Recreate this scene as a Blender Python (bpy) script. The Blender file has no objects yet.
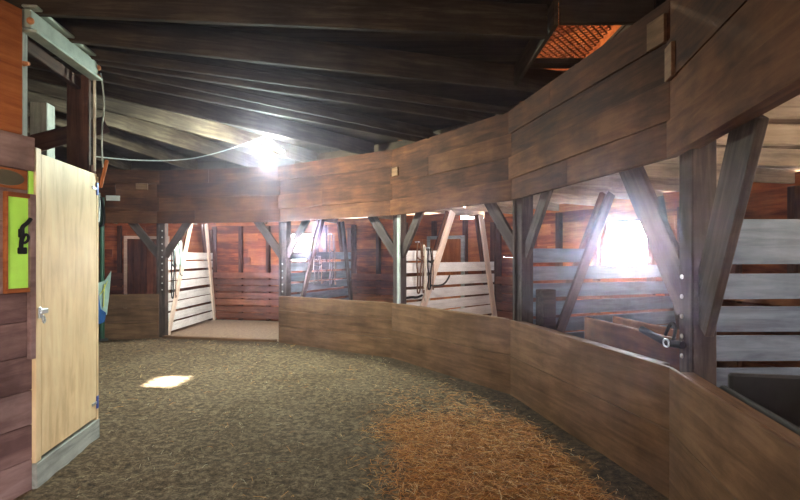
import bpy, bmesh, math, random
from mathutils import Vector, Matrix, noise
random.seed(7)
R_ = math.radians
SC = bpy.context.scene
COL = SC.collection
CX, CY = -4.77, 3.31          # middle of the round barn (camera stands at the origin, looking along +Y)
RA = 6.6                      # ring of arena posts
RO = 9.6                      # outer wall
def P(phi, r, z=0.0):
    a = R_(phi)
    return Vector((CX + r*math.cos(a), CY + r*math.sin(a), z))
V = Vector

# ---------------------------------------------------------------- materials
def newmat(name):
    m = bpy.data.materials.new(name); m.use_nodes = True
    nt = m.node_tree; b = nt.nodes['Principled BSDF']
    return m, nt, b
def N(nt, t, **kw):
    n = nt.nodes.new(t)
    for k, v in kw.items():
        if k in n.inputs: n.inputs[k].default_value = v
        else: setattr(n, k, v)
    return n
def ramp(nt, fac, stops):
    r = nt.nodes.new('ShaderNodeValToRGB')
    els = r.color_ramp.elements
    els[0].position, els[0].color = stops[0][0], (*stops[0][1], 1)
    els[1].position, els[1].color = stops[-1][0], (*stops[-1][1], 1)
    for p, c in stops[1:-1]:
        e = els.new(p); e.color = (*c, 1)
    nt.links.new(fac, r.inputs[0]); return r.outputs[0]
def wood(name, dark, mid, light, rough=.75, grain=14.0, bump=.25, isl=.35, stain=.4, spec=.10):
    """boards: grain runs along each object's own X; every board its own tone"""
    m, nt, b = newmat(name); L = nt.links.new
    tc = N(nt, 'ShaderNodeTexCoord'); geo = N(nt, 'ShaderNodeNewGeometry')
    rnd = geo.outputs['Random Per Island']
    sc = N(nt, 'ShaderNodeVectorMath', operation='MULTIPLY'); sc.inputs[1].default_value = (1.1, grain, grain)
    off = N(nt, 'ShaderNodeVectorMath', operation='ADD')
    mul = N(nt, 'ShaderNodeMath', operation='MULTIPLY'); mul.inputs[1].default_value = 37.0
    L(rnd, mul.inputs[0]); L(tc.outputs['Object'], sc.inputs[0]); L(sc.outputs[0], off.inputs[0]); L(mul.outputs[0], off.inputs[1])
    n1 = N(nt, 'ShaderNodeTexNoise', Scale=1.6, Detail=6.0, Roughness=.62, Distortion=.5); L(off.outputs[0], n1.inputs['Vector'])
    n2 = N(nt, 'ShaderNodeTexNoise', Scale=2.2, Detail=5.0, Roughness=.6); L(tc.outputs['Object'], n2.inputs['Vector'])
    a = N(nt, 'ShaderNodeMath', operation='MULTIPLY_ADD'); a.inputs[1].default_value = isl; 
    L(rnd, a.inputs[0]); L(n1.outputs[0], a.inputs[2])
    a2 = N(nt, 'ShaderNodeMath', operation='SUBTRACT'); L(a.outputs[0], a2.inputs[0]); a2.inputs[1].default_value = isl*.5
    col = ramp(nt, a2.outputs[0], [(.28, dark), (.5, mid), (.74, light)])
    mx = N(nt, 'ShaderNodeMix', data_type='RGBA', blend_type='MULTIPLY')
    st = ramp(nt, n2.outputs[0], [(.38, (1-stain,)*3), (.6, (1, 1, 1))])
    mx.inputs[0].default_value = 1.0
    L(col, mx.inputs[6]); L(st, mx.inputs[7]); L(mx.outputs[2], b.inputs['Base Color'])
    b.inputs['Roughness'].default_value = rough
    b.inputs['Specular IOR Level'].default_value = spec
    bp = N(nt, 'ShaderNodeBump', Strength=bump, Distance=.01); L(n1.outputs[0], bp.inputs['Height']); L(bp.outputs[0], b.inputs['Normal'])
    return m
def plain(name, c, rough=.5, metal=0.0, var=.15, spec=.5):
    m, nt, b = newmat(name); L = nt.links.new
    tc = N(nt, 'ShaderNodeTexCoord')
    n = N(nt, 'ShaderNodeTexNoise', Scale=9.0, Detail=4.0); L(tc.outputs['Object'], n.inputs['Vector'])
    lo = tuple(x*(1-var) for x in c); hi = tuple(min(1, x*(1+var)) for x in c)
    L(ramp(nt, n.outputs[0], [(.35, lo), (.65, hi)]), b.inputs['Base Color'])
    b.inputs['Roughness'].default_value = rough; b.inputs['Metallic'].default_value = metal
    b.inputs['Specular IOR Level'].default_value = spec
    return m
def glow(name, c, s):
    m, nt, b = newmat(name)
    b.inputs['Base Color'].default_value = (*c, 1); b.inputs['Emission Color'].default_value = (*c, 1); b.inputs['Emission Strength'].default_value = s
    return m
M = {
 'header': wood('header_wood', (.036,.012,.005), (.082,.029,.012), (.135,.054,.024), isl=.3, grain=9, stain=.45),
 'kick': wood('kickboard_wood', (.080,.040,.020), (.145,.076,.041), (.215,.118,.065), isl=.15, grain=10, stain=.35, rough=.6),
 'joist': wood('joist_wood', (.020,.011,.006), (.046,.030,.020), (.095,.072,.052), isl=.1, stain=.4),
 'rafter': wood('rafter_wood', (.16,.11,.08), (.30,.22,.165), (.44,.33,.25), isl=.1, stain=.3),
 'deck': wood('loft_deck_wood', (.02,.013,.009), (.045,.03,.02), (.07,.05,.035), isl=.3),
 'roof': wood('roof_deck_wood', (.10,.055,.035), (.20,.12,.08), (.30,.19,.13), isl=.3),
 'post': wood('post_wood', (.026,.018,.016), (.056,.040,.035), (.10,.072,.062), isl=.1),
 'slat': wood('weathered_slat', (.09,.105,.135), (.155,.18,.22), (.225,.25,.295), isl=.3, grain=10, stain=.25),
 'white': wood('white_slat', (.62,.59,.60), (.78,.75,.76), (.86,.84,.85), isl=.15, stain=.15),  # near-white tone for two of the partitions
 'pale': wood('pale_pine', (.50,.36,.29), (.66,.50,.42), (.76,.61,.52), isl=.1, stain=.15),
 'red': wood('red_wall_wood', (.12,.026,.009), (.32,.085,.026), (.50,.165,.05), isl=.45, grain=8, stain=.35),
 'lining': wood('lining_wood', (.075,.026,.015), (.17,.06,.03), (.26,.10,.055), isl=.4, grain=8, stain=.35),
 'stud': wood('stud_wood', (.035,.015,.010), (.075,.03,.02), (.12,.055,.035), isl=.1),
 'core': wood('core_wall_wood', (.15,.085,.085), (.26,.16,.155), (.37,.25,.245), isl=.35, grain=8, stain=.4),
 'orange': wood('orange_panel_wood', (.24,.07,.025), (.38,.115,.038), (.50,.175,.06), isl=.15, stain=.25),
 'door': wood('door_plywood', (.60,.42,.23), (.80,.60,.36), (.87,.71,.46), isl=.05, grain=7, stain=.12, rough=.5, bump=.06),
 'grey': wood('grey_board', (.22,.23,.22), (.36,.38,.36), (.48,.50,.48), isl=.1, stain=.3),
 'track': plain('galvanised_track', (.36,.42,.38), .5, .35),
 'steel': plain('steel', (.55,.58,.62), .35, .9),
 'bluesteel': plain('blue_painted_steel', (.05,.10,.40), .4, .3),
 'black': plain('black_leather', (.010,.010,.012), .8, spec=.2),
 'dark': plain('black_rubber', (.02,.02,.022), .7),
 'rust': plain('rusty_mesh', (.55,.22,.09), .6, .3),
 'lime': plain('lime_board', (.50,.95,.12), .6, var=.05),
 'green': plain('dark_green_paint', (.015,.07,.04), .5),
 'blue': plain('blue_cloth', (.03,.15,.50), .8),
 'cyan': plain('pale_cloth', (.55,.75,.72), .8, var=.08),
 'yellow': plain('yellow_stripe', (.75,.75,.15), .8),
 'paper': plain('paper_tag', (.42,.40,.38), .8, var=.08),
 'dusty': plain('dusty_glass', (.10,.09,.06), .3),
 'rope': plain('brown_rope', (.12,.055,.03), .9),
 'palerope': plain('pale_rope', (.6,.55,.48), .9),
 'cable': plain('grey_cable', (.30,.32,.30), .5),
 'led': glow('led_emitter', (.88, 1.0, .97), 130.0),
 'bulb': glow('warm_bulb', (1.0, .72, .42), 20.0),
}

# ---------------------------------------------------------------- mesh helpers
def box(bm, lo, hi, mat4=None, bev=0.0):
    x0,y0,z0 = lo; x1,y1,z1 = hi
    vs = [bm.verts.new(c) for c in ((x0,y0,z0),(x1,y0,z0),(x1,y1,z0),(x0,y1,z0),(x0,y0,z1),(x1,y0,z1),(x1,y1,z1),(x0,y1,z1))]
    fs = [bm.faces.new([vs[i] for i in f]) for f in ((3,2,1,0),(4,5,6,7),(0,1,5,4),(1,2,6,5),(2,3,7,6),(3,0,4,7))]
    if mat4 is not None: bmesh.ops.transform(bm, matrix=mat4, verts=vs)
    if bev:
        es = set(e for f in fs for e in f.edges)
        bmesh.ops.bevel(bm, geom=list(es), offset=bev, segments=1, affect='EDGES')
def frame(o, xdir, up=V((0,0,1))):
    x = V(xdir).normalized(); y = V(up).cross(x)
    if y.length < 1e-4: y = V((0,1,0))
    y.normalize(); z = x.cross(y)
    m = Matrix((x, y, z)).transposed().to_4x4(); m.translation = o
    return m
def facet(phi0, r, z=0.0):
    """local x runs from vertex phi0 to the next vertex, local y points back to the middle, z up"""
    a, b = P(phi0, r, z), P(phi0+22.5, r, z)
    return frame(a, b-a), (b-a).length
def obj(name, bm, mat, parent=None, mw=None, smooth=False):
    me = bpy.data.meshes.new(name)
    bmesh.ops.recalc_face_normals(bm, faces=bm.faces)
    bm.to_mesh(me); bm.free()
    for m in (mat if isinstance(mat, (list, tuple)) else [mat]): me.materials.append(m)
    if smooth:
        for p in me.polygons: p.use_smooth = True
    o = bpy.data.objects.new(name, me); COL.objects.link(o)
    mw = mw if mw is not None else Matrix.Identity(4)
    if parent is not None:
        o.parent = parent; o.matrix_local = world(parent).inverted() @ mw
    else: o.matrix_world = mw
    o['_w'] = [x for r in mw for x in r]
    return o
def world(o):
    return Matrix([o['_w'][i*4:i*4+4] for i in range(4)])
def empty(name, loc, rz=0.0):
    o = bpy.data.objects.new(name, None); COL.objects.link(o); o.empty_display_size = .1
    mw = Matrix.Translation(loc) @ Matrix.Rotation(rz, 4, 'Z')
    o.matrix_world = mw; o['_w'] = [x for r in mw for x in r]
    return o
def tag(o, label=None, cat=None, group=None, kind=None):
    if label: o['label'] = label
    if cat: o['category'] = cat
    if group: o['group'] = group
    if kind: o['kind'] = kind
    return o
def beam(name, p0, p1, w, h, mat, parent=None, up=V((0,0,1)), bev=.006, y0=None):
    """timber from p0 to p1; w across, h along 'up'"""
    p0, p1 = V(p0), V(p1)
    bm = bmesh.new(); L = (p1-p0).length
    box(bm, (0,-w/2,-h/2), (L,w/2,h/2), bev=bev)
    return obj(name, bm, mat, parent, frame(p0, p1-p0, up))
def post_mesh(name, base, h, w, d, xdir, mat, parent=None):
    # grain along local X -> the post lies along local X, which points up
    return beam(name, base, V(base)+V((0,0,h)), w, d, mat, parent, up=xdir, bev=.008)
def tube(name, pts, r, mat, parent=None, mw=None, cyclic=False, seg=6):
    cu = bpy.data.curves.new(name, 'CURVE'); cu.dimensions = '3D'; cu.bevel_depth = r; cu.bevel_resolution = 2; cu.resolution_u = seg
    sp = cu.splines.new('NURBS' if len(pts) > 2 else 'POLY'); sp.points.add(len(pts)-1)
    for i, p in enumerate(pts): sp.points[i].co = (*p, 1)
    if len(pts) > 2: sp.order_u = 3; sp.use_endpoint_u = not cyclic; sp.use_cyclic_u = cyclic
    cu.use_fill_caps = True; cu.materials.append(mat)
    o = bpy.data.objects.new(name, cu); COL.objects.link(o)
    dg = bpy.context.evaluated_depsgraph_get()
    me = bpy.data.meshes.new_from_object(o.evaluated_get(dg)); bpy.data.objects.remove(o); bpy.data.curves.remove(cu)
    me.name = name
    for p in me.polygons: p.use_smooth = True
    n = bpy.data.objects.new(name, me); COL.objects.link(n)
    mw = mw if mw is not None else Matrix.Identity(4)
    n['_w'] = [x for r_ in mw for x in r_]
    if parent is not None: n.parent = parent; n.matrix_local = world(parent).inverted() @ mw
    else: n.matrix_world = mw
    return n

BAY = {-3:'behind the near right corner', -2:'past the near right edge', -1:'of the nearest bay', 0:'of the bright window bay', 1:'of the white slat bay',
       2:'of the middle bay', 3:'of open stall', 4:'beside the pale door', 5:'behind the pale door', 6:'behind the wooden core'}

# ---------------------------------------------------------------- floor
def dirt_floor():
    bm = bmesh.new()
    n = 150; s = 13.6
    def hgt(x, y):
        h = .030*noise.noise(V((x*.7, y*.7, 3))) + .016*noise.noise(V((x*2.3, y*2.3, 1))) + .010*noise.noise(V((x*6, y*6, 5))) + .006*noise.noise(V((x*14, y*14, 9)))
        r = math.hypot(x-CX, y-CY)
        return h*max(0, min(1, (6.6-r)/.5)) + .0
    rings = 110; seg = 288
    prev = None
    for i in range(rings+1):
        r = 6.62*(i/rings)**.8
        row = []
        for k in range(seg):
            p = P(k*360/seg, r); row.append(bm.verts.new((p.x, p.y, hgt(p.x, p.y))))
        if prev:
            for k in range(seg):
                a, b2, c, d = prev[k], prev[(k+1)%seg], row[(k+1)%seg], row[k]
                try: bm.faces.new((a, b2, c, d))
                except Exception: pass
        prev = row
    bmesh.ops.remove_doubles(bm, verts=bm.verts, dist=.0005)
    m, nt, b = newmat('arena_dirt'); L = nt.links.new
    tc = N(nt, 'ShaderNodeTexCoord')
    n1 = N(nt, 'ShaderNodeTexNoise', Scale=1.1, Detail=5.0, Roughness=.6); n2 = N(nt, 'ShaderNodeTexNoise', Scale=16.0, Detail=8.0, Roughness=.75)
    n3 = N(nt, 'ShaderNodeTexNoise', Scale=60.0, Detail=5.0, Roughness=.7)
    for q in (n1, n2, n3): L(tc.outputs['Object'], q.inputs['Vector'])
    c1 = ramp(nt, n2.outputs[0], [(.36, (.035,.024,.016)), (.5, (.155,.110,.070)), (.62, (.31,.24,.17))])
    c2 = ramp(nt, n1.outputs[0], [(.35, (.75,.70,.62)), (.65, (1.0,1.0,.98))])
    mx = N(nt, 'ShaderNodeMix', data_type='RGBA', blend_type='MULTIPLY'); mx.inputs[0].default_value = 1
    L(c1, mx.inputs[6]); L(c2, mx.inputs[7])
    c3 = ramp(nt, n3.outputs[0], [(.36, (.45,.42,.38)), (.58, (1.15,1.12,1.05))])
    mx2 = N(nt, 'ShaderNodeMix', data_type='RGBA', blend_type='MULTIPLY'); mx2.inputs[0].default_value = 1
    L(mx.outputs[2], mx2.inputs[6]); L(c3, mx2.inputs[7]); 
    # chaff trodden into the dirt under the hay
    sub = N(nt, 'ShaderNodeVectorMath', operation='SUBTRACT'); sub.inputs[1].default_value = (CX, CY, 0); L(tc.outputs['Object'], sub.inputs[0])
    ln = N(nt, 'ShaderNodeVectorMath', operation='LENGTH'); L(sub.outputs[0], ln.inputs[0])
    sx = N(nt, 'ShaderNodeSeparateXYZ'); L(sub.outputs[0], sx.inputs[0])
    n4 = N(nt, 'ShaderNodeTexNoise', Scale=3.0, Detail=5.0, Roughness=.7); L(tc.outputs['Object'], n4.inputs['Vector'])
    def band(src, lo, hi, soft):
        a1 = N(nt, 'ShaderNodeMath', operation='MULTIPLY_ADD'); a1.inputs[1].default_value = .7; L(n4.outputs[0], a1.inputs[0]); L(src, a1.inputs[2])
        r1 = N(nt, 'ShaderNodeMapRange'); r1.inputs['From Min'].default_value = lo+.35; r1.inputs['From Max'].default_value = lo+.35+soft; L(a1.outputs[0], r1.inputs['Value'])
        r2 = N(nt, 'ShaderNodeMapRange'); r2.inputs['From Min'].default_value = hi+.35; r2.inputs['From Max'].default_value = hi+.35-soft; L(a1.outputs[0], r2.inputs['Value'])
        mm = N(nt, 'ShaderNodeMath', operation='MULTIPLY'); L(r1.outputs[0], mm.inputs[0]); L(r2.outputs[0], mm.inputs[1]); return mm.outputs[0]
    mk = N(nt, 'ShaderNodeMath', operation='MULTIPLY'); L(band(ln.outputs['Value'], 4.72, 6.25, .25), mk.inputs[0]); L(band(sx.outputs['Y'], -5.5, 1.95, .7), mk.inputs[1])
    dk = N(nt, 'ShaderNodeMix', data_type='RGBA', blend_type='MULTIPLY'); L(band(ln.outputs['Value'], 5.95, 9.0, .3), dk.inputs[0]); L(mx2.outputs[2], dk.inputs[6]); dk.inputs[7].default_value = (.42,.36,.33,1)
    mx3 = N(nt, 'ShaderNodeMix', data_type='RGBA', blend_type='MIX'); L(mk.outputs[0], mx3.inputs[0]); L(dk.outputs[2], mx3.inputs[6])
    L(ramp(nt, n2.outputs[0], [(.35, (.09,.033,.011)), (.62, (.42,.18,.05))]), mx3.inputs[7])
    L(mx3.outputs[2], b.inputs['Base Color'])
    b.inputs['Roughness'].default_value = .9; b.inputs['Specular IOR Level'].default_value = .25
    bp = N(nt, 'ShaderNodeBump', Strength=.9, Distance=.03); L(n2.outputs[0], bp.inputs['Height'])
    bp2 = N(nt, 'ShaderNodeBump', Strength=.7, Distance=.012); L(n3.outputs[0], bp2.inputs['Height']); L(bp.outputs[0], bp2.inputs['Normal']); L(bp2.outputs[0], b.inputs['Normal'])
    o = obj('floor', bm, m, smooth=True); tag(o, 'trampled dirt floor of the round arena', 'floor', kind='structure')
    return hgt
HGT = dirt_floor()
def ring_floor():
    bm = bmesh.new(); seg = 96
    a = [bm.verts.new(P(k*360/seg, 6.6, -.005)) for k in range(seg)]; b2 = [bm.verts.new(P(k*360/seg, 9.75, -.005)) for k in range(seg)]
    for k in range(seg): bm.faces.new((a[k], a[(k+1)%seg], b2[(k+1)%seg], b2[k]))
    m, nt, b = newmat('stall_sand'); L = nt.links.new
    tc = N(nt, 'ShaderNodeTexCoord'); n2 = N(nt, 'ShaderNodeTexNoise', Scale=14.0, Detail=8.0, Roughness=.75); L(tc.outputs['Object'], n2.inputs['Vector'])
    L(ramp(nt, n2.outputs[0], [(.3, (.12,.08,.055)), (.7, (.31,.22,.16))]), b.inputs['Base Color'])
    b.inputs['Roughness'].default_value = .95
    bp = N(nt, 'ShaderNodeBump', Strength=.8, Distance=.03); L(n2.outputs[0], bp.inputs['Height']); L(bp.outputs[0], b.inputs['Normal'])
    tag(obj('floor_stalls', bm, m), 'sandy tan floor of the ring of stalls', 'floor', kind='structure')
    bm = bmesh.new()
    a = [bm.verts.new(P(k*360/seg, 9.7, -.06)) for k in range(seg)]; b2 = [bm.verts.new(P(k*360/seg, 60, -.06)) for k in range(seg)]
    for k in range(seg): bm.faces.new((a[k], a[(k+1)%seg], b2[(k+1)%seg], b2[k]))
    tag(obj('ground', bm, plain('dry_ground', (.45,.42,.34), .95)), 'sunlit dry ground outside the barn', 'ground', kind='structure')
ring_floor()

# ---------------------------------------------------------------- straw (uncountable)
def straw(name, label, n, place, cols, lmin, lmax, wid, lift):
    bm = bmesh.new()
    for i in range(n):
        q = place()
        if q is None: continue
        x, y = q; L = random.uniform(lmin, lmax); w = random.uniform(*wid)
        a = random.uniform(0, math.pi*2); tilt = random.gauss(0, .13)
        d = V((math.cos(a)*math.cos(tilt), math.sin(a)*math.cos(tilt), math.sin(tilt))); s = V((-d.y, d.x, 0)).normalized()*w
        z = HGT(x, y) + abs(L*math.sin(tilt))/2 + random.uniform(.002, lift)
        c = V((x, y, z)); bend = V((0,0,random.uniform(0,.012)))+s*random.uniform(-3, 3)
        A, B, C_ = c-d*L/2, c+bend, c+d*L/2
        up = V((0,0,w*.9))
        r = [[bm.verts.new(p-s), bm.verts.new(p+s), bm.verts.new(p+up)] for p in (A, B, C_)]
        for k in (0, 1):
            u, v = r[k], r[k+1]
            for j in range(3): bm.faces.new((u[j], u[(j+1)%3], v[(j+1)%3], v[j]))
    m, nt, b = newmat(name+'_mat'); L = nt.links.new
    geo = N(nt, 'ShaderNodeNewGeometry'); L(ramp(nt, geo.outputs['Random Per Island'], cols), b.inputs['Base Color'])
    b.inputs['Roughness'].default_value = .6
    o = obj(name, bm, m); tag(o, label, 'straw', kind='stuff'); return o
def place_all():
    t = random.random()
    phi = random.uniform(-42, 112); r = math.sqrt(random.uniform(1.6**2, 6.42**2))
    p = P(phi, r)
    if p.y < 1.2 or abs(p.x) > .85*p.y+.3: return None
    if r > 6.42*math.cos(R_(11.25))/math.cos(R_((phi % 22.5)-11.25)): return None
    if p.x < -2.35 and p.y < 4.5: return None
    dens = .12 + .9*max(0, noise.noise(V((p.x*1.5, p.y*1.5, 7)))*1.8+.25) + .4*max(0, noise.noise(V((p.x*5, p.y*5, 3))))
    return (p.x, p.y) if t < dens else None
def place_hay():
    if random.random() < .03: return place_all()
    # the heap of hay dropped below the chute, a broad arc parallel to the kickboards
    phi = random.uniform(-42, 42); rr = random.uniform(4.3, 6.25)
    edge = 4.80 + .20*noise.noise(V((phi*.15, 2, 0))) + (max(0, phi-10)*.022)
    outer = 6.12 + .12*noise.noise(V((phi*.2, 8, 0)))
    k = 1
    if rr < edge: k = math.exp(-(edge-rr)*10)
    if rr > outer: k = .12
    if phi > 17: k *= math.exp(-(phi-17)/4.0)
    if random.random() > k: return None
    p = P(phi, rr)
    if p.y < 1.0: return None
    return (p.x, p.y)
straw('scattered_straw', 'pale straw stalks scattered over the dirt floor', 14000, place_all,
      [(0,(.12,.08,.035)), (.4,(.30,.23,.12)), (.85,(.50,.43,.26)), (1,(.75,.70,.52))], .015, .07, (.0007,.0015), .012)
straw('loose_hay', 'thick orange-brown hay strewn along the right kickboards', 34000, place_hay,
      [(0,(.32,.11,.022)), (.45,(.66,.27,.055)), (.8,(.78,.40,.11)), (1,(.88,.64,.33))], .03, .11, (.001,.0022), .028)

# ---------------------------------------------------------------- outer wall
def split_rows(z0, z1, h):
    n = max(1, round((z1-z0)/h)); return [(z0+(z1-z0)*i/n, z0+(z1-z0)*(i+1)/n) for i in range(n)]
WIN = {1: (.99, .70, 1.46, 2.14), 3: (1.34, .62, 1.52, 2.16), -1:(2.5,1.3,.9,2.1), -2:(1.9,.6,1.5,2.1), 7:(1.9,.6,1.5,2.1), 10:(1.9,.6,1.5,2.1), -3:(1.87,2.4,-.03,2.2)}
SIDE = {0:'right_far', 1:'window_bay', 2:'right_back', 3:'back_middle', 4:'back_left', 5:'left_far'}
for k in range(16):
    kk = k if k < 12 else k-16
    F, L = facet(22.5*k, RO)
    bm = bmesh.new()
    hole = WIN.get(kk)
    for (z0, z1) in split_rows(-.02, 2.40, .2):
        segs = [(-.06, L+.06)]
        if hole and z1 > hole[2]+.02 and z0 < hole[3]-.02:
            segs = [(-.06, hole[0]-hole[1]/2), (hole[0]+hole[1]/2, L+.06)]
        for (a, b2) in segs:
            j = random.uniform(.35, .65)*(b2-a)+a
            for (c, d) in ((a, j-.002), (j+.002, b2)):
                g = random.choice((.0, .0, .0, .0, .0, .0, .0008)) if kk in (0,1) else .0
                box(bm, (c, -.03, z0+g), (d, 0, z1-g*.4))
    if kk != 2: box(bm, (-.06, -.06, 2.38), (L+.06, -.032, 2.545))
    else: box(bm, (.9, -.06, 2.38), (L+.06, -.032, 2.545)); box(bm, (-.06, -.06, 2.38), (.35, -.032, 2.545))
    if hole:   # boards trimmed to the opening above and below it
        u0, u1 = hole[0]-hole[1]/2, hole[0]+hole[1]/2
        for (z0, z1) in split_rows(-.02, 2.40, .2):
            if z1 > hole[2]+.02 and z0 < hole[2]: box(bm, (u0, -.03, z0), (u1, 0, hole[2]))
            if z0 < hole[3]-.02 and z1 > hole[3]: box(bm, (u0, -.03, hole[3]), (u1, 0, z1))
    w = obj('wall_outer' if kk not in SIDE else 'wall_'+SIDE[kk], bm, M['red'], mw=F)
    tag(w, 'outer wall of horizontal red-brown boards '+BAY.get(kk, 'out of sight'), 'wall', kind='structure')
    # studs and low lining
    if -3 < kk < 7:
        for u in [0.0, .75, 1.5, 2.25, 3.0, L]:
            if hole and abs(u-hole[0]) < hole[1]/2: u = hole[0]-hole[1]/2-.06
            if kk == 4 and 1.0 < u < 2.0: continue
            post_mesh('stud', F @ V((u, .05, 0)), 2.38, .09, .10, F.to_3x3() @ V((0,1,0)), M['stud'], w)
        bm = bmesh.new()
        rows = split_rows(0.03, 1.22, .17)
        for (z0, z1) in rows:
            e = random.uniform(-.006, .006)
            if kk == 4:
                box(bm, (0, .10, z0+.012), (.9, .125, z1-.012)); box(bm, (2.1, .10, z0+.012), (L, .125, z1-.012))
            else: box(bm, (.03, .10, z0+.014+e), (L-.03, .125, z1-.012+e))
        obj('lining', bm, M['lining'], w, F)
    if hole:
        fr = empty('window_'+str(k+1), F @ V((hole[0], .0, hole[2])), 0)
        tag(fr, 'small square window full of daylight in the wall '+BAY.get(kk, 'out of sight'), 'window', kind='structure')
        u0, u1, z0, z1 = hole[0]-hole[1]/2, hole[0]+hole[1]/2, hole[2], hole[3]
        bm = bmesh.new()
        if z0 > 0: box(bm, (u0-.05, -.05, z0-.05), (u1+.05, .02, z0))
        box(bm, (u0-.05, -.05, z1), (u1+.05, .02, z1+.05))
        box(bm, (u0-.05, -.05, z0), (u0, .02, z1)); box(bm, (u1, -.05, z0), (u1+.05, .02, z1))
        obj('window_frame', bm, M['stud'], fr, F)
        if z0 < 0: tag(fr, 'wide open doorway added behind the viewer to light the arena', 'doorway', kind='structure'); continue  # unseen opening added to throw low daylight over floor and kickboards
        bm = bmesh.new(); box(bm, (u0, -.03, z0), (u1, -.026, z1))
        gm = bpy.data.materials.get('window_glass')
        if not gm:
            gm, nt, b = newmat('window_glass')
            nt.nodes.remove(b); tr = nt.nodes.new('ShaderNodeBsdfTransparent'); gl = nt.nodes.new('ShaderNodeBsdfGlossy'); gl.inputs['Roughness'].default_value = .05
            mi = nt.nodes.new('ShaderNodeMixShader'); mi.inputs[0].default_value = .05; nt.links.new(tr.outputs[0], mi.inputs[1]); nt.links.new(gl.outputs[0], mi.inputs[2])
            nt.links.new(mi.outputs[0], nt.nodes['Material Output'].inputs['Surface'])
        obj('glass', bm, gm, fr, F)

# doors in the outer wall
def plank_door(name, k, u0, u1, ztop, label, jamb, plank, jw=.07):
    F, L = facet(22.5*k, RO)
    t = empty(name, F @ V(((u0+u1)/2, .1, 0))); tag(t, label, 'door', kind='structure')
    bm = bmesh.new(); n = 6
    for i in range(n):
        a = u0+(u1-u0)*i/n; box(bm, (a+.003, .10, .02), (a+(u1-u0)/n-.003, .14, ztop), bev=.003)
    # vertical grain: mesh lies with its grain axis up
    rot = Matrix.Rotation(R_(90), 4, 'Y')
    bmesh.ops.transform(bm, matrix=rot.inverted(), verts=bm.verts)
    obj('door_leaf', bm, plank, t, F @ rot)
    bm = bmesh.new()
    box(bm, (u0-jw, .09, 0), (u0, .16, ztop+.07)); box(bm, (u1, .09, 0), (u1+jw, .16, ztop+.07)); box(bm, (u0, .09, ztop), (u1, .16, ztop+.07))
    obj('door_frame', bm, jamb, t, F)
plank_door('door_1', 4, 1.15, 2.05, 2.05, 'dark red plank door with a pale jamb in the back wall beside the pale door', M['pale'], M['lining'])
plank_door('door_2', 2, .80, 1.55, 1.98, 'orange-brown plank door with pale frame behind the white slatted partition', M['grey'], M['orange'])

# ---------------------------------------------------------------- ceiling over the arena
def deck():
    bm = bmesh.new()
    z0, z1 = 3.555, 3.585
    # boards parallel to X; leave out the hay chute and the light hatch
    holes = [(1.22, 1.90, 3.80, 5.22), (-3.43, -3.06, 6.84, 7.18)]
    y = CY-6.95
    while y < CY+6.95:
        y1 = y+.16; half = math.sqrt(max(.01, 6.98**2-((y+y1)/2-CY)**2)); segs = [(CX-half, CX+half)]
        for h in holes:
            if y1 > h[2]+.001 and y < h[3]-.001:
                ns = []
                for (a, b2) in segs:
                    if h[0] > a and h[1] < b2: ns += [(a, h[0]), (h[1], b2)]
                    elif h[0] > a and h[0] < b2: ns += [(a, h[0])]
                    else: ns += [(a, b2)]
                segs = ns
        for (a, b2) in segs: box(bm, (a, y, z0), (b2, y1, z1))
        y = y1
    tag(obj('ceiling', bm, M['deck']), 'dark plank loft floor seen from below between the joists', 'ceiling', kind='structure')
deck()
JM = M['joist']
JPHI = [5.625+11.25*i for i in range(32)]
for i, ph in enumerate(JPHI):
    d = (ph+180) % 360-180
    if not (-70 < d < 170): continue
    kb = math.floor(d/22.5); side = 'near end' if (d-22.5*kb) < 11 else 'far end'
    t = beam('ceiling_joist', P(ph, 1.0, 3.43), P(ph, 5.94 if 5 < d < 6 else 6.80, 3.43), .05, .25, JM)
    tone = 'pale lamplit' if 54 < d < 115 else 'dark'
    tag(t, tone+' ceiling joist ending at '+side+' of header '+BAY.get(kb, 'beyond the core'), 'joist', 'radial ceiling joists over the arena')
# doubled joists / loose braces crossing the gaps
t = beam('ceiling_brace', P(30, 1.6, 3.37), P(36.5, 6.62, 3.33), .038, .09, JM); tag(t, 'thin slanting brace crossing between two dark joists at mid ceiling', 'brace')
t = beam('ceiling_brace', P(27, 1.6, 3.36), P(23.5, 6.62, 3.33), .038, .09, JM); tag(t, 'thin brace fanning away from the joist over the bright window', 'brace')
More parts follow.
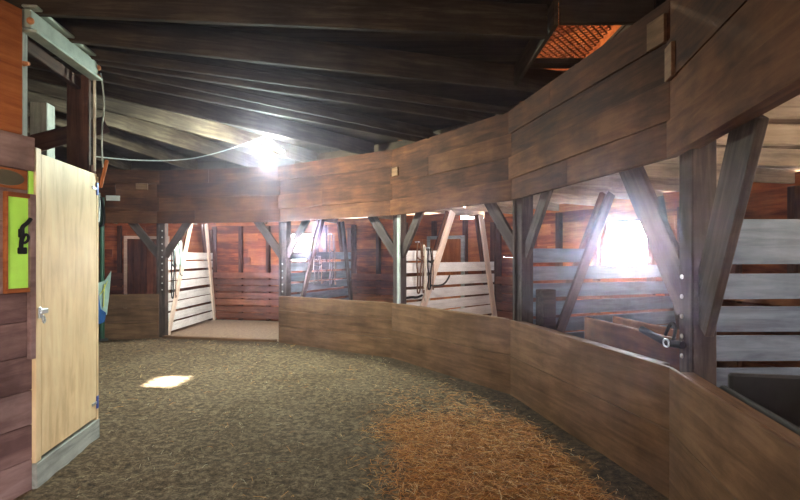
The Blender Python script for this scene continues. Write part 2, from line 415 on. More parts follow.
# hay chute in the ceiling
def chute():
    t = empty('hay_chute', (1.57, 4.55, 3.5)); tag(t, 'hay chute opening in the ceiling covered with rusty diamond mesh', 'hay chute')
    bm = bmesh.new()
    x0, x1, y0, y1, z = 1.20, 1.90, 3.78, 5.30, 3.575
    def bar(a, b2, w=.0075):
        a, b2 = V(a), V(b2); Fm = frame(a, b2-a); box(bm, (0,-w,-.0014), ((b2-a).length, w, .0014), mat4=Fm)
    sx, sy = .070, .085; nx = int((x1-x0)/sx); ny = int((y1-y0)/sy)
    for i in range(nx):
        for j in range(ny):
            cx, cy = x0+sx*(i+.5), y0+sy*(j+.5)
            bar((cx-sx/2, cy, z), (cx, cy+sy/2, z)); bar((cx, cy+sy/2, z), (cx+sx/2, cy, z))
            bar((cx+sx/2, cy, z), (cx, cy-sy/2, z)); bar((cx, cy-sy/2, z), (cx-sx/2, cy, z))
    obj('wire_mesh', bm, M['rust'], t)
    for a, b2 in (((x0-.02, y0, 3.45), (x0-.02, y1, 3.45)), ((x1+.02, y0, 3.45), (x1+.02, y1, 3.45))):
        beam('side_board', a, b2, .04, .2, M['deck'], t)
    0 and beam('far_board', (x0, y1+.02, 3.47), (x1, y1+.02, 3.47), .04, .2, M['deck'], t)
    beam('near_board', (x0, y0-.02, 3.45), (x1, y0-.02, 3.45), .04, .2, M['deck'], t)
    beam('cross_board', (x0, 4.83, 3.47), (x1, 4.83, 3.47), .14, .05, M['deck'], t)
chute()
# loft above
bm = bmesh.new()
for k in range(16):
    F, L = facet(22.5*k, 7.9, 2.62)
    for (z0, z1) in split_rows(0, 2.98, .2): box(bm, (-.02, -.03, z0), (L+.02, 0, z1), mat4=F)
tag(obj('wall_loft', bm, M['red']), 'orange board wall of the loft glimpsed through the mesh', 'wall', kind='structure')
bm = bmesh.new()
y = CY-8
while y < CY+8:
    half = math.sqrt(max(.01, 8.0**2-(y+.2-CY)**2))
    if y+.4 > 6.7 and y < 7.9:
        box(bm, (CX-half, y, 5.6), (-4.0, y+.4, 5.63)); box(bm, (-2.7, y, 5.6), (CX+half, y+.4, 5.63))
    else: box(bm, (CX-half, y, 5.6), (CX+half, y+.4, 5.63))
    y += .4
tag(obj('ceiling_loft', bm, M['roof']), 'board roof over the hay loft', 'roof', kind='structure')

# ---------------------------------------------------------------- roof over the stalls
def rz(r): return 2.42
for k in range(64):
    ph = 2.8125+5.625*k; d = (ph+180) % 360-180
    if not (-50 < d < 125): continue
    kb = math.floor(d/22.5)
    if k % 2 == 0 or kb in (-1, 0, 1):
        t = beam('stall_joist', P(ph, 6.80, rz(6.8)+.08), P(ph, 9.85, rz(9.85)+.08), .05, .155, M['rafter'])
        tag(t, 'flat joist in the stall ceiling '+BAY.get(kb, 'out of sight'), 'joist', 'joists over the stalls '+BAY.get(kb, 'out of sight'))
bm = bmesh.new()
for k in range(16):
    for (r0, r1) in [(6.7+.2*i, 6.9+.2*i) for i in range(17)]:
        a, b2, c, d = P(22.5*k, r0, rz(r0)+.16), P(22.5*k+22.5, r0, rz(r0)+.16), P(22.5*k+22.5, r1-.004, rz(r1)+.16), P(22.5*k, r1-.004, rz(r1)+.16)
        vs = [bm.verts.new(v) for v in (a, b2, c, d)] + [bm.verts.new(v+V((0,0,.03))) for v in (a, b2, c, d)]
        for f in ((3,2,1,0),(4,5,6,7),(0,1,5,4),(1,2,6,5),(2,3,7,6),(3,0,4,7)): bm.faces.new([vs[i] for i in f])
tag(obj('ceiling_stalls', bm, M['roof']), 'board ceiling over the ring of stalls', 'ceiling', kind='structure')

# ---------------------------------------------------------------- headers, kickboards, posts
for k in range(-3, 8):
    F, L = facet(22.5*k, RA)
    t = empty('header_wall', F @ V((L/2, 0, 2.26)))
    tag(t, 'deep brown header of stacked horizontal boards over the opening '+BAY.get(k, 'out of sight'), 'header')
    bm = bmesh.new()
    e = .03 if k % 2 else 0
    rows = [(2.26, 2.50), (2.501, 2.76), (2.761, 3.03), (3.031, 3.30)]
    for i, (z0, z1) in enumerate(rows):
        j = L*random.uniform(.3, .7) if (i+k) % 3 == 0 else None
        y = .045+.012*((i+k) % 2)
        a, b2 = -.012, L+.012
        for (c, d) in ([(a, j), (j+.004, b2)] if j else [(a, b2)]): box(bm, (c, .0, z0), (d, y+.004*(i % 2), z1), bev=.0015)
    obj('boards', bm, M['header'], t, F)
    Fr, Lr = facet(22.5*k, 7.06); beam('light_stop_board', Fr @ V((0, 0, 3.43)), Fr @ V((Lr, 0, 3.43)), .03, .27, M['deck'], t)  # board added behind the joist ends to stop loft light leaking
    beam('backing_beam', F @ V((0, -.08, 2.40)), F @ V((L, -.08, 2.40)), .09, .2, M['header'], t)
def block(k, u, z, w, h, label, mat, name='wood_block', cat='block', th=.025):
    F, L = facet(22.5*k, RA); bm = bmesh.new(); box(bm, (u-w/2, .0575, z-h/2), (u+w/2, .0575+th, z+h/2), bev=.003)
    tag(obj(name, bm, mat, mw=F), label, cat)
block(0, .10, 3.12, .17, .19, 'tan wood block nailed high on the header under the ceiling', M['kick'])
block(-1, 2.48, 2.86, .13, .22, 'tan wood block nailed on the header beside the lower corner joint', M['kick'])
block(1, 2.42, 2.93, .16, .13, 'small pale wood block on the header above the white slats', M['kick'])
block(4, .82, 2.74, .25, .10, 'small white paper tag on the back header beside the pale door', M['paper'], 'paper_tag', 'tag', .004)
block(4, .30, 2.98, .22, .12, 'brown wood block on the back header above the red plank door', M['kick'])

for k in [-2, -1, 0, 1, 2, 4, 5, 6, 7]:
    F, L = facet(22.5*k, RA)
    t = empty('kickboard', F @ V((L/2, 0, 0)))
    tag(t, 'low brown plywood kickboard along the arena edge '+BAY.get(k, 'out of sight'), 'kickboard')
    bm = bmesh.new()
    if k in (2, 4):
        for (z0, z1) in ((-.03, .30), (.305, .60), (.605, .87)): box(bm, (.0, .02, z0), (L, .05, z1), bev=.004)
    else:
        box(bm, (.004, .02, .45), (L-.004, .046, .87), bev=.004); box(bm, (.008, .02, -.03), (L-.008, .048, .446), bev=.004)
    obj('panel', bm, M['kick'], t, F)
    bm = bmesh.new(); box(bm, (.13, -.06, .78), (L-.13, .018, .868), bev=.004)
    obj('top_rail', bm, M['kick'], t, F)

POSTLAB = {-2:'behind the near corner', -1:'at the far right edge', 0:'large dark arena post left of the grey slats with wide knee braces', 1:'arena post between the bright window bay and the white slat bay',
 2:'arena post between the white slat bay and the middle bay', 3:'dark arena post right of the open stall entrance', 4:'dark arena post with white bolt heads left of the open stall entrance', 5:'arena post hidden behind the pale door'}
for k in range(-3, 7):
    ph = 22.5*k; base = P(ph, RA+.14)
    t = empty('timber_post', base); lab = POSTLAB.get(k, 'x')
    tag(t, lab if len(lab.split()) > 6 else 'timber arena post '+(lab if lab != 'x' else BAY.get(k, 'beyond the core')), 'post')
    rad = (P(ph, 1)-P(ph, 0)).normalized(); tan = V((-rad.y, rad.x, 0))
    post_mesh('shaft', base, 3.28, .16, .16, rad, M['post'], t)
    if k: post_mesh('facing_board', base - rad*.095 - tan*(.075 if k == 2 else -.05), 2.30, .07 if k == 2 else .05, .03, rad, M['grey' if k in (0, 2) else 'post'], t)
    for s in (-1, 1):
        dirv = (P(ph+22.5*s, RA+.14)-P(ph, RA+.14)).normalized()
        wd = .15 if k else .22
        foot, top = (1.62, .62) if k else (1.25, .72)
        p0 = base + dirv*.06 + V((0,0,foot)); p1 = base + dirv*top + V((0,0,2.36))
        if k == 0 and s < 0: wd = .30; p0 = p0-V((0,0,.08))
        beam('knee_brace', p0, p1, .05, wd, M['post'], t)
    if k in (3, 4, 0):
        bm = bmesh.new()
        for z in [.95+.13*i for i in range(10 if k == 4 else 5)]:
            bm = bmesh.new()
            Fb = frame(base - rad*.1165 + V((0,0,z)) - tan*(.045 if k == 4 else .02), -rad)
            r1 = bmesh.ops.create_uvsphere(bm, u_segments=8, v_segments=6, radius=.016, matrix=Fb @ Matrix.Scale(.5, 4, (1,0,0)))
            b_ = obj('bolt_head', bm, M['paper'], t)

# threshold of the open stall
F, L = facet(67.5, RA)
bm = bmesh.new(); box(bm, (.1, -.06, -.02), (L-.1, .05, .045), bev=.006)
tag(obj('threshold_board', bm, M['kick'], mw=F), 'low worn threshold board across the open stall entrance', 'board')

# ---------------------------------------------------------------- radial partitions
PART = {-1:('slat','dark slatted stall partition at the far right edge'), 0:('slat','blue-grey slatted stall partition seen through the nearest opening'), 1:('slat','grey slatted partition with a leaning dark board beside the bright window'),
 2:('white','white slatted partition with two sloping pine boards and hanging tack'), 3:('slat','grey slatted partition with small window above it in the middle bay'),
 4:('white','bright white slatted partition with two sloping boards in the open stall')}
def PF(k):
    return frame(P(22.5*k, RA), P(22.5*k, 1)-P(22.5*k, 0))   # local x outward, y sideways (to larger angles), z up
for k, (mt, lab) in PART.items():
    F = PF(k); t = empty('stall_partition', F.translation.copy()); tag(t, lab, 'partition', 'slatted stall partitions' if False else None)
    bm = bmesh.new(); e = .0
    n = 8
    for i in range(n):
        z0 = .06+.212*i + random.uniform(-.006, .006); dz = random.uniform(-.012, .012)
        far = 2.78
        if k != 0 and z0 > 1.5: far = 1.05 if k != 3 else 2.78
        if k == 4: far = 2.78
        Fb = Matrix.Translation((0,0,dz)) @ Matrix.Rotation(random.uniform(-.006, .006), 4, 'Y')
        box(bm, (.24, -.0125, z0), (far, .0125, z0+.168), mat4=Fb, bev=.003)
    if k == 0:
        box(bm, (.24, -.0125, 1.72), (2.78, .0125, 1.85), bev=.003)
    obj('slat_panel', bm, M[mt], t, F)
    bmat = M['pale'] if k in (2, 4) else M['post']
    if k not in (0, -1):
        for (u0, u1, s) in ((.30, 1.45, 1), (2.86, 2.30, 1)):
            a, b2 = F @ V((u0, -.035, 0)), F @ V((u1, -.035, 2.41))
            beam('sloping_board', a, b2, .042, .13, bmat, t, up=F.to_3x3() @ V((1,0,0)))
            a, b2 = F @ V((u0-.04, .04, 0)), F @ V((u1-.04, .04, 2.41))
            beam('back_board', a, b2, .05, .11, M['stud'], t, up=F.to_3x3() @ V((1,0,0)))
    post_mesh('end_post', F @ V((2.86, .07, 0)), 2.3, .09, .09, F.to_3x3() @ V((1,0,0)), M['stud'], t)
    if k == 0: post_mesh('end_post', F @ V((1.2, .07, 0)), 2.4, .09, .09, F.to_3x3() @ V((1,0,0)), M['stud'], t)

# small things at the partitions ------------------------------------------------
def halter(name, F, u, z0, z1, label, mat, seed, w=.10, y=-.08):
    rnd = random.Random(seed); t = empty(name, F @ V((u, y, z1))); tag(t, label, 'tack')
    h = z1-z0
    tube('strap', [(u-w*.3, y, z1), (u-w*.6, y-.01, z1-h*.35), (u-w*.2, y, z1-h*.7), (u-w*.45, y, z0), (u+w*.1, y-.01, z0-.0), (u+w*.15, y, z1-h*.6), (u+w*.55, y, z1-h*.3), (u+w*.1, y, z1)], .013, mat, t, F)
    tube('noseband', [(u-w*.5, y-.02, z1-h*.30), (u, y-.04, z1-h*.40), (u+w*.55, y-.02, z1-h*.28)], .014, mat, t, F)
    tube('lead_rope', [(u+w*.3, y-.02, z1), (u+w*.5, y-.03, z1-h*.4), (u+w*.4, y-.02, z0-.1), (u+w*.7, y-.02, z0+.05)], .010, M['rope'], t, F)
    bm = bmesh.new(); bmesh.ops.create_cone(bm, segments=8, radius1=.012, radius2=.012, depth=.09, cap_ends=True, matrix=F @ Matrix.Translation((u, y+.045, z1)) @ Matrix.Rotation(R_(90), 4, 'X'))
    obj('peg', bm, M['steel'], t)
F2, F3, F4, F1, F0 = PF(2), PF(3), PF(4), PF(1), PF(0)
halter('horse_halter', F2, .52, 1.0, 1.85, 'brown rope halter with lead hanging on the white slats', M['rope'], 1, .14)
halter('leather_bridle', F2, .78, 1.05, 1.75, 'black leather bridle hanging right of the brown halter on white slats', M['black'], 2, .12)
t = empty('rein_rope', F2 @ V((.66,-.05,1.8))); tag(t, 'pale coiled rope hanging between halter and bridle on white slats', 'rope')
tube('coil', [(.62,-.06,1.8), (.60,-.07,1.3), (.66,-.08,1.0), (.71,-.07,1.3), (.69,-.06,1.8)], .012, M['palerope'], t, F2, True)
tube('tail', [(.66,-.07,1.75), (.64,-.09,1.2), (.67,-.08,.85)], .012, M['palerope'], t, F2)
t = empty('tack_hook', F2 @ V((1.0,-.1,1.25))); tag(t, 'dark curved hook fixed to the sloping pine board', 'hook')
tube('hook_arm', [(.80,-.06,1.12), (.95,-.14,1.10), (1.08,-.20,1.16), (1.16,-.20,1.28)], .016, M['dark'], t, F2)
t = empty('halter_strap', F2 @ V((.3,-.1,.98))); tag(t, 'dark strap buckled along the bottom white slats by the post', 'strap')
tube('strap', [(.20,-.04,.93), (.35,-.06,.95), (.5,-.05,.92), (.62,-.05,.96)], .02, M['black'], t, F2)
halter('horse_harness', F3, 1.75, .98, 2.1, 'tall black harness hanging at the right of the small window', M['black'], 3, .22)
halter('horse_collar', F3, 1.15, 1.05, 1.62, 'dark harness straps hanging on grey slats below the small window', M['dark'], 4, .30)
halter('black_bridle', F4, .42, .75, 1.75, 'black bridle hanging on the bright white slats by the bolted post', M['black'], 5, .16)
t = empty('saddle_pad', F4 @ V((.9,-.05,1.3))); tag(t, 'pale blue cloth pad hanging over the bright white partition', 'pad')
bm = bmesh.new(); box(bm, (.55,-.045,1.42), (.95,-.0135,1.95), bev=.02); obj('pad', bm, M['cyan'], t, F4)
tube('pad_strap', [(.60,-.11,1.9), (.70,-.12,1.6), (.62,-.12,1.2), (.80,-.11,1.2)], .012, M['green'], t, F4)
# dark board box on the bright window partition
bm = bmesh.new(); box(bm, (.27,-.20,.0), (.45,-.05,1.22), bev=.008); t = obj('feed_bin', bm, M['post'], mw=F1)
tag(t, 'dark wooden feed bin standing against the grey partition behind the kickboard', 'bin')
# manger plank and trough behind the kickboards
Fk, L = facet(0, RA)
t = empty('manger', Fk @ V((1.0,-.35,0))); tag(t, 'brown plank manger just behind the kickboard of the bright window bay', 'manger')
beam('front_plank', Fk @ V((.12,-.30,.86)), Fk @ V((1.75,-.42,.86)), .04, .26, M['header'], t)
beam('back_plank', Fk @ V((.12,-.62,.86)), Fk @ V((1.75,-.74,.86)), .04, .26, M['header'], t)
beam('manger_leg', Fk @ V((.25,-.45,0)), Fk @ V((.25,-.45,.80)), .08, .3, M['stud'], t, up=V((0,1,0)))
beam('manger_leg', Fk @ V((1.6,-.56,0)), Fk @ V((1.6,-.56,.80)), .08, .3, M['stud'], t, up=V((0,1,0)))
beam('bottom_plank', Fk @ V((.12,-.46,.76)), Fk @ V((1.75,-.58,.76)), .3, .03, M['header'], t)
t = empty('leather_strap', Fk @ V((.2,-.1,.98))); tag(t, 'black leather strap with a buckle tied round the big post low down', 'strap')
tube('strap', [(-.02,-.03,1.02), (.10,-.02,1.01), (.22,-.03,1.03), (.42,-.06,1.06)], .026, M['black'], t, Fk)
tube('loop', [(.06,-.02,1.02), (.03,-.03,1.12), (.10,-.04,1.17), (.14,-.03,1.06)], .012, M['black'], t, Fk)
tube('buckle', [(.07,.0,.99), (.07,.0,1.04), (.12,.0,1.04), (.12,.0,.99)], .006, M['steel'], t, Fk, True)
Fm, L = facet(-22.5, RA)
t = empty('feed_trough', Fm @ V((1.5,-.5,0))); tag(t, 'black rubber feed trough in shade behind the nearest right kickboard', 'trough')
bm = bmesh.new()
x0,x1,y0,y1,zt = .35,2.35,-.95,-.16,1.0
box(bm,(x0,y0,.35),(x1,y1,.40)); box(bm,(x0,y0,.40),(x1,y0+.05,zt),bev=.015); box(bm,(x0,y1-.05,.40),(x1,y1,zt-.18),bev=.015); box(bm,(x0,y0+.05,.40),(x0+.05,y1-.05,zt-.1),bev=.015); box(bm,(x1-.05,y0+.05,.40),(x1,y1-.05,zt-.1),bev=.015)
obj('tub', bm, M['dark'], t, Fm)
for u in (x0+.2, x1-.2):
    beam('trough_leg', Fm @ V((u,-.5,0)), Fm @ V((u,-.5,.35)), .08, .5, M['stud'], t, up=Fm.to_3x3() @ V((0,1,0)))

# ---------------------------------------------------------------- wooden core with the pale door
A, B, D = V((-2.545,3.46,0)), V((-2.70,4.44,0)), V((-2.75,2.60,0))
core_pts = [D, A, B] + [P(a, 2.35) for a in (50.5, 73, 95.5, 118, 140.5, 163, 185.5, 208, 230.5, 253, 275.5, 298, 320.5)]
def core_boards(a, b2, zs, mat, name, parent, th=.035, off=0.0):
    F = frame(a, b2-a); L = (b2-a).length; bm = bmesh.new()
    for (z0, z1) in zs: box(bm, (0, off, z0), (L, off+th, z1-.004), bev=.003)
    return obj(name, bm, mat, parent, F)
core = empty('wall_core', A); tag(core, 'dark purple-brown board wall of the central wooden core', 'wall', kind='structure')
n = len(core_pts)
for i in range(n):
    a, b2 = core_pts[i], core_pts[(i+1) % n]
    if i == 1: continue
    core_boards(a, b2, split_rows(-.03, 1.16, .24) + ([(1.16,1.36),(1.36,1.60),(1.60,1.84),(1.84,2.06),(2.06,2.20),(2.20,2.42)]), M['core'], 'core_boards', core)
# local frame of the facet left of the door: x from D to A, -y faces the camera
FD = frame(D, A-D); LD = (A-D).length
nrm = -1
def onD(name, u0, u1, z0, z1, y0, y1, mat, parent=None, bev=.003):
    bm = bmesh.new(); box(bm, (u0, -y1, z0), (u1, -y0, z1), bev=bev); return obj(name, bm, mat, parent, FD)
sgn = (FD.to_3x3() @ V((0,-1,0))).dot(-A)   # >0 when -y faces the camera
t = onD('header_board', .0, LD-.005, 2.19, 2.42, .0, .03, M['core'], core)
pan = onD('loft_panel', LD-.62, LD-.07, 2.43, 3.28, -.03, .0, M['orange']); tag(pan, 'orange-red board panel above the core wall at the left edge', 'panel')
# notice
t = empty('notice_board', FD @ V((LD-.15, -.03, 1.35))); tag(t, 'lime green notice board with orange frame on the core wall', 'notice board')
u0, u1, z0, z1 = LD-.205, LD-.025, 1.36, 2.03
onD('board', u0+.018, u1-.01, z0+.02, z1-.02, .0, .012, M['lime'], t)
bm = bmesh.new()
for bx in ((u0, z0, u0+.018, z1), (u1-.006, z0, u1, z1), (u0+.018, z0, u1-.006, z0+.03), (u0+.018, z1-.03, u1-.006, z1)):
    box(bm, (bx[0], -.028, bx[1]), (bx[2], .0, bx[3]), bev=.003)
obj('frame', bm, M['orange'], t, FD)
bk = empty('latch_hook', FD @ V((LD-.13, -.03, 1.7))); tag(bk, 'black metal latch hook hanging on the lime green board', 'hook')
um = LD-.085
tube('hook_body', [(um-.012,-.02,1.63), (um-.02,-.03,1.69), (um-.012,-.035,1.75), (um-.02,-.035,1.80), (um+.015,-.045,1.83), (um+.04,-.04,1.86)], .013, M['black'], bk, FD)
tube('hook_ring', [(um-.02,-.03,1.69), (um+.015,-.04,1.70), (um+.028,-.04,1.74), (um,-.04,1.76)], .009, M['black'], bk, FD, True)
bm = bmesh.new(); box(bm, (um-.035,-.04,1.62), (um+.02,-.012,1.665), bev=.006); obj('hook_plate', bm, M['black'], bk, FD)
bm = bmesh.new(); box(bm, (um-.03,-.036,1.73), (um+.0,-.012,1.79), bev=.006); obj('hook_bracket', bm, M['black'], bk, FD)
onD('side_strip', LD-.035, LD+.0, 2.03, 2.20, .0, .014, M['lime'], core)
onD('side_board', LD-.040, LD+.0, .9, 2.03, .0, .035, M['core'], core)
t = onD('shelf_plaque', LD-.40, LD-.05, 2.055, 2.185, .0, .02, M['orange']); tag(t, 'orange framed plaque with dusty dark oval above the lime board', 'plaque')
bm = bmesh.new(); bmesh.ops.create_cone(bm, segments=32, radius1=.05, radius2=.05, depth=.008, cap_ends=True, matrix=Matrix.Translation((LD-.2,-.024,2.12)) @ Matrix.Scale(2.4, 4, (1,0,0)) @ Matrix.Rotation(R_(90), 4, 'X'))
obj('oval', bm, M['dusty'], t, FD)
# door
FA = frame(A, B-A); LA = (B-A).length
t = empty('door_3', A); tag(t, 'pale plywood door of the central core with blue strap hinges', 'door', kind='structure')
def onA(name, u0, u1, z0, z1, y0, y1, mat, parent, bev=.003, vert=False):
    bm = bmesh.new(); box(bm, (u0, -y1, z0), (u1, -y0, z1), bev=bev)
    Fm_ = FA
    if vert:
        rot = Matrix.Rotation(R_(90), 4, 'Y'); bmesh.ops.transform(bm, matrix=rot.inverted(), verts=bm.verts); Fm_ = FA @ rot
    return obj(name, bm, mat, parent, Fm_)
onA('door_leaf', .075, LA-.035, .19, 2.33, -.02, .02, M['door'], t, vert=True)
onA('door_stile', .0, .068, .17, 2.36, -.03, .024, M['door'], t, vert=True)
onA('edge_stile', LA-.03, LA, .15, 2.31, -.03, .022, M['door'], t, vert=True)
for z in (2.20, .32):
    onA('hinge', LA-.045, LA-.015, z-.055, z+.055, .02, .03, M['bluesteel'], t, .002)
    o = onA('hinge_strap', LA-.13, LA-.045, z-.012, z+.012, .02, .028, M['steel'], t, .002)
onA('latch', .03, .12, 1.20, 1.235, .024, .045, M['steel'], t, .004)
onA('latch_staple', .02, .055, 1.17, 1.25, .024, .035, M['steel'], t, .004)
tube('padlock', [(.05,-.04,1.20), (.03,-.05,1.16), (.05,-.05,1.13), (.07,-.05,1.16)], .006, M['steel'], t, FA, True)
bm = bmesh.new(); box(bm, (0, -.03, -.03), (LA, .02, .165), bev=.003); box(bm, (LA-.0, -.03, -.03), (LA+.0, .02, .16))
tag(obj('baseboard_core', bm, M['grey'], mw=FA), 'grey weathered baseboard below the pale door', 'baseboard', kind='structure')
# posts and track above the door
def cpost(name, p, z0, z1, w, mat, label, cat='post', d=None):
    o = beam(name, V((p[0], p[1], z0)), V((p[0], p[1], z1)), w, d or w, mat, None, up=(B-A).normalized()); tag(o, label, cat); return o
cpost('core_post', (A.x-.085, A.y-.005), 2.42, 3.30, .07, M['grey'], 'slim grey post at the near end of the track above the pale door')
cpost('core_post', (B.x-.125, B.y-.04), 2.35, 3.20, .18, M['stud'], 'thick dark square post rising behind the pale door', d=.05)
cpost('core_post', (-3.93, 5.5), 0, 3.28, .17, M['grey'], 'pale grey post seen in the gap above the pale door')
o = beam('core_brace', (-3.55, 4.5, 2.55), (-3.0, 5.1, 2.95), .06, .16, M['stud']); 
tag(o, 'dark diagonal brace behind the thick post above the pale door', 'brace')
t = empty('door_track', A+V((0,0,3.2))); tag(t, 'grey metal sliding door track spanning above the pale door', 'track')
a, b2 = A+V((-.02,-.03,0)), B+V((-.01,.0,0))
beam('rail', a+V((0,0,3.24)), b2+V((0,0,3.26)), .06, .13, M['track'], t)
beam('lower_lip', a+V((.02,0,3.155)), b2+V((.02,0,3.175)), .10, .022, M['track'], t)
beam('upper_lip', a+V((.02,0,3.325)), b2+V((.02,0,3.345)), .10, .02, M['track'], t)
for p, z in ((a, 3.22), (b2, 3.2), (b2, 3.28)):
    bm = bmesh.new(); bmesh.ops.create_uvsphere(bm, u_segments=10, v_segments=8, radius=.024, matrix=Matrix.Translation(p+V((.03,.0,z)))); obj('roller_bolt', bm, M['rust'], t)
beam('header_behind', a+V((-.10,0,3.12)), b2+V((-.12,0,3.12)), .05, .10, M['stud'], t)
o = tube('conduit', [(B.x+.0, B.y-.02, 2.36), (B.x+.0, B.y-.02, 3.2)], .012, M['palerope']); tag(o, 'thin pale conduit up the edge of the thick dark post', 'conduit')
o = tube('hanging_cable', [(B.x+.03, B.y+.02, 3.24), (B.x+.07, B.y+.03, 3.0), (B.x+.03, B.y+.02, 2.7), (B.x+.05, B.y+.02, 2.4)], .007, M['cable']); tag(o, 'grey cable dangling from the track end beside the pale door', 'cable')
o = beam('wood_stake', (B.x+.02, B.y+.03, 2.22), (B.x+.07, B.y+.05, 2.47), .03, .03, M['orange']); tag(o, 'short orange-brown stake at the upper corner of the pale door', 'stake')
bm = bmesh.new(); bmesh.ops.create_cone(bm, segments=10, radius1=.02, radius2=.012, depth=.05, cap_ends=True, matrix=Matrix.Translation((A.x-.03,A.y-.02,2.93)) @ Matrix.Rotation(R_(90),4,'Y')); o = obj('knob_insulator', bm, M['rust']); tag(o, 'small rusty insulator on the slim grey post', 'insulator')

# green pole with cloth, leaning on the far kickboard
pb = V((-5.68, 9.53, 0)); K = 1.89
def Q(x, y, z): return pb+V((x*K, y, 1.6+(z-1.6)*K))
t = empty('flag_pole', pb); tag(t, 'tall dark green pole with black loop against the kickboard beyond the pale door', 'pole')
tube('pole', [pb, pb+V((0,0,2.74))], .045, M['green'], t)
bm = bmesh.new(); bmesh.ops.create_cone(bm, segments=20, radius1=.11, radius2=.09, depth=.04, cap_ends=True, matrix=Matrix.Translation(pb+V((0,0,.03)))); obj('foot', bm, M['dark'], t)
tube('loop', [Q(0,-.07,2.25), Q(.05,-.07,2.05), Q(.04,-.07,1.9), Q(-.03,-.07,1.92), Q(-.02,-.07,2.1)], .022, M['black'], t, None, True)
tube('cord', [Q(0,-.08,2.24), Q(.01,-.09,2.12), Q(0,-.09,1.95)], .014, M['steel'], t)
fl = empty('pennant', pb+V((0,0,1))); tag(fl, 'white and blue triangular pennant cloth hanging from the dark green pole', 'pennant')
def cloth(name, pts, mat, parent, y=0):
    bm = bmesh.new()
    f = [bm.verts.new(Q(x, y+.015*math.sin(x*30), z)) for x, z in pts]; b_ = [bm.verts.new(v.co+V((0,.012,0))) for v in f]
    bm.faces.new(f); bm.faces.new(b_[::-1]); n_ = len(f)
    for i in range(n_): bm.faces.new((f[i], f[(i+1)%n_], b_[(i+1)%n_], b_[i]))
    return obj(name, bm, mat, parent)
cloth('white_cloth', [(-.02,1.34),(.04,1.36),(.11,1.46),(.085,1.2),(.06,1.02),(-.02,1.06)], M['cyan'], fl, -.06)
cloth('blue_cloth', [(-.04,1.26),(-.01,1.24),(.01,1.08),(.06,1.04),(.045,.95),(.0,.93),(-.04,.96)], M['blue'], fl, -.085)
tube('yellow_stripe', [Q(.0,-.08,1.22), Q(.04,-.08,1.26), Q(.08,-.08,1.36)], .008, M['yellow'], fl)
tube('stripe', [Q(.05,-.08,1.33), Q(.045,-.08,1.2), Q(.04,-.08,1.1)], .008, M['yellow'], fl)

# ---------------------------------------------------------------- lamp
lp = V((-1.88, 7.2, 3.17))
t = empty('ceiling_lamp', lp); tag(t, 'bright white three-lobed led lamp hanging under the joists', 'lamp')
bm = bmesh.new(); bmesh.ops.create_cone(bm, segments=16, radius1=.05, radius2=.03, depth=.10, cap_ends=True, matrix=Matrix.Translation(lp+V((0,0,.13)))); obj('socket', bm, M['paper'], t)
for a in (20, 140, 260):
    bm = bmesh.new(); Fm_ = Matrix.Translation(lp+V((0,0,.04))) @ Matrix.Rotation(R_(a), 4, 'Z') @ Matrix.Rotation(R_(24), 4, 'Y')
    box(bm, (.03,-.06,-.012), (.21,.06,.012), mat4=Fm_, bev=.008); obj('led_lobe', bm, M['led'], t)
bm = bmesh.new(); bmesh.ops.create_uvsphere(bm, u_segments=16, v_segments=10, radius=.05, matrix=Matrix.Translation(lp)); obj('bulb', bm, M['led'], t, smooth=True)
o = tube('lamp_cable', [(B.x-.03, B.y+.04, 2.50), (-2.70, 5.3, 2.60), (-2.35, 6.3, 2.86), lp+V((-.02,-.02,.18))], .006, M['cable']); tag(o, 'grey cable sagging from the core to the bright ceiling lamp', 'cable')
def light(name, kind, loc, e, col, size=.1, rot=None, **kw):
    l = bpy.data.lights.new(name, kind); l.energy = e; l.color = col
    if kind == 'POINT' or kind == 'SPOT': l.shadow_soft_size = size
    if kind == 'AREA': l.size = size
    for k_, v_ in kw.items(): setattr(l, k_, v_)
    o = bpy.data.objects.new(name, l); COL.objects.link(o); o.location = loc
    if rot: o.rotation_euler = rot
    return o
light('lamp_light', 'POINT', lp+V((0,0,-.10)), 330, (.83, 1.0, .85), .07)
def loft_or_fill_bulb(p, e, label, col=(1, .70, .44)):
    t = empty('loft_or_fill_bulb', p); tag(t, label, 'lamp')
    bm = bmesh.new(); bmesh.ops.create_uvsphere(bm, u_segments=16, v_segments=10, radius=.035, matrix=Matrix.Translation(p)); obj('bulb', bm, M['bulb'], t, smooth=True)
    bm = bmesh.new(); bmesh.ops.create_cone(bm, segments=12, radius1=.02, radius2=.02, depth=.08, cap_ends=True, matrix=Matrix.Translation(p+V((0,0,.07)))); obj('socket', bm, M['black'], t)
    tube('cord', [p+V((0,0,.1)), V((p.x, p.y, (2.58 if (p-V((CX, CY, p.z))).length > 6.7 else 3.56) if p.z < 3.5 else 5.6))], .006, M['black'], t)
    light('bulb_light', 'POINT', p+V((0,0,-.06)), e, col, .05)
loft_or_fill_bulb(V((-1.6, -.8, 2.2)), 85, 'warm fill bulb added behind the viewer over the arena')  # unseen fill bulb added to warm the near floor and headers
loft_or_fill_bulb(V((1.2, 5.7, 4.9)), 75, 'warm bulb hanging in the loft over the hay chute')
# unseen fill bulbs added to light the stalls, hung behind the header boards
loft_or_fill_bulb(P(83.5, 7.3, 2.40), 100, 'white fill bulb added high in the open stall', (1, .93, .84))
loft_or_fill_bulb(P(102, 7.5, 2.42), 10, 'warm fill bulb added high over the stalls by the red plank door')
loft_or_fill_bulb(P(37, 7.2, 2.40), 34, 'white fill bulb added high in front of the white slats', (1, .90, .80))
loft_or_fill_bulb(P(-9, 8.9, 2.3), 16, 'warm fill bulb added in the nearest stall out of sight')

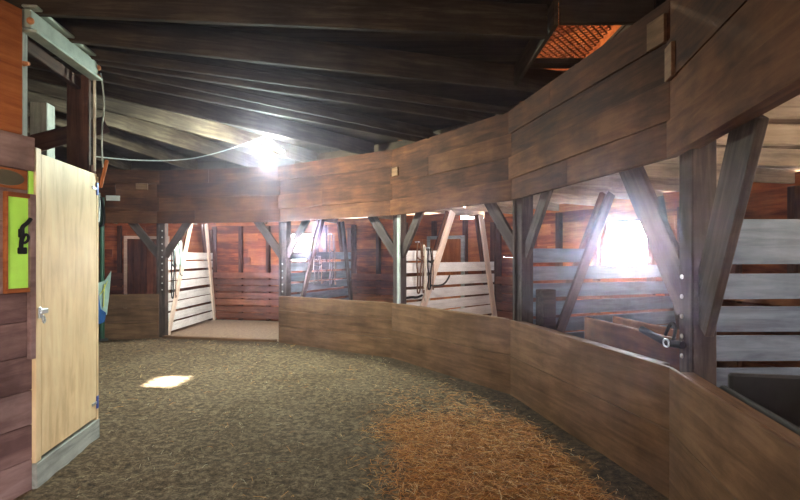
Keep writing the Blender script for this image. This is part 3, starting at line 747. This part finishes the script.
# sun and sky
sd = V((.24, -.55, -3.55)).normalized()
s = bpy.data.lights.new('sun', 'SUN'); s.energy = 60; s.angle = R_(3.0); s.color = (1, .94, .84)
so = bpy.data.objects.new('sun', s); COL.objects.link(so); so.location = (0, 0, 20); so.rotation_euler = sd.to_track_quat('-Z', 'Y').to_euler()
W = bpy.data.worlds.new('sky'); SC.world = W; W.use_nodes = True
bg = W.node_tree.nodes['Background']; bg.inputs[0].default_value = (1.0, .95, .93, 1); bg.inputs[1].default_value = 14
wn = W.node_tree; tcw = wn.nodes.new('ShaderNodeTexCoord')
base = None
for dirv, pw in ((V((.405, .91, .04)), 400), (V((-.19, .98, .03)), 600)):     # sky glow added behind the two visible windows to make them glare
    dt = wn.nodes.new('ShaderNodeVectorMath'); dt.operation = 'DOT_PRODUCT'; dt.inputs[1].default_value = dirv.normalized(); wn.links.new(tcw.outputs['Generated'], dt.inputs[0])
    mxm = wn.nodes.new('ShaderNodeMath'); mxm.operation = 'MAXIMUM'; mxm.inputs[1].default_value = 0; wn.links.new(dt.outputs['Value'], mxm.inputs[0])
    po = wn.nodes.new('ShaderNodeMath'); po.operation = 'POWER'; po.inputs[1].default_value = 70; wn.links.new(mxm.outputs[0], po.inputs[0])
    ma = wn.nodes.new('ShaderNodeMath'); ma.operation = 'MULTIPLY_ADD'; ma.inputs[1].default_value = pw; wn.links.new(po.outputs[0], ma.inputs[0])
    if base is None: ma.inputs[2].default_value = 14
    else: wn.links.new(base, ma.inputs[2])
    base = ma.outputs[0]
wn.links.new(base, bg.inputs[1])
for k, h in WIN.items():       # importance-sampling portals in the window openings
    F, L = facet(22.5*k, RO)
    l = bpy.data.lights.new('window_portal', 'AREA'); l.shape = 'RECTANGLE'; l.size = h[1]; l.size_y = h[3]-h[2]
    l.cycles.is_portal = True
    o = bpy.data.objects.new('window_portal', l); COL.objects.link(o)
    n_ = F.to_3x3() @ V((0,1,0))
    mid = P(22.5*k+11.25, 1)-P(22.5*k+11.25, 0)
    o.location = F @ V((h[0], -.06, (h[2]+h[3])/2)); o.rotation_euler = (-mid).to_track_quat('-Z', 'Z').to_euler()

# ---------------------------------------------------------------- haze volume added for lens glare round lamp and windows
bm = bmesh.new(); bmesh.ops.create_cone(bm, segments=16, radius1=9.3, radius2=9.3, depth=3.1, cap_ends=True, matrix=Matrix.Translation((CX, CY, 1.63)) )
hm = bpy.data.materials.new('glow_haze'); hm.use_nodes = True; nt = hm.node_tree; nt.nodes.clear()
vo = nt.nodes.new('ShaderNodeVolumeScatter'); vo.inputs['Density'].default_value = .0042; vo.inputs['Anisotropy'].default_value = .90; vo.inputs['Color'].default_value = (.90,.78,1,1)
oo = nt.nodes.new('ShaderNodeOutputMaterial'); nt.links.new(vo.outputs[0], oo.inputs['Volume'])
tag(obj('haze', bm, hm), 'thin haze added to the barn air for glow round the lights', 'haze', kind='stuff')

# ---------------------------------------------------------------- camera
cam = bpy.data.cameras.new('camera'); cam.lens = 22.5; cam.sensor_width = 36; cam.shift_y = .00875; cam.clip_start = .05
co = bpy.data.objects.new('camera', cam); COL.objects.link(co); co.location = (0, 0, 1.6); co.rotation_euler = (R_(90), 0, 0)
SC.camera = co
vs = SC.view_settings
vs.view_transform = 'Standard'; vs.look = 'None'; vs.exposure = 1.0; vs.gamma = 1; vs.use_curve_mapping = False
for o in bpy.data.objects:
    if '_w' in o: del o['_w']
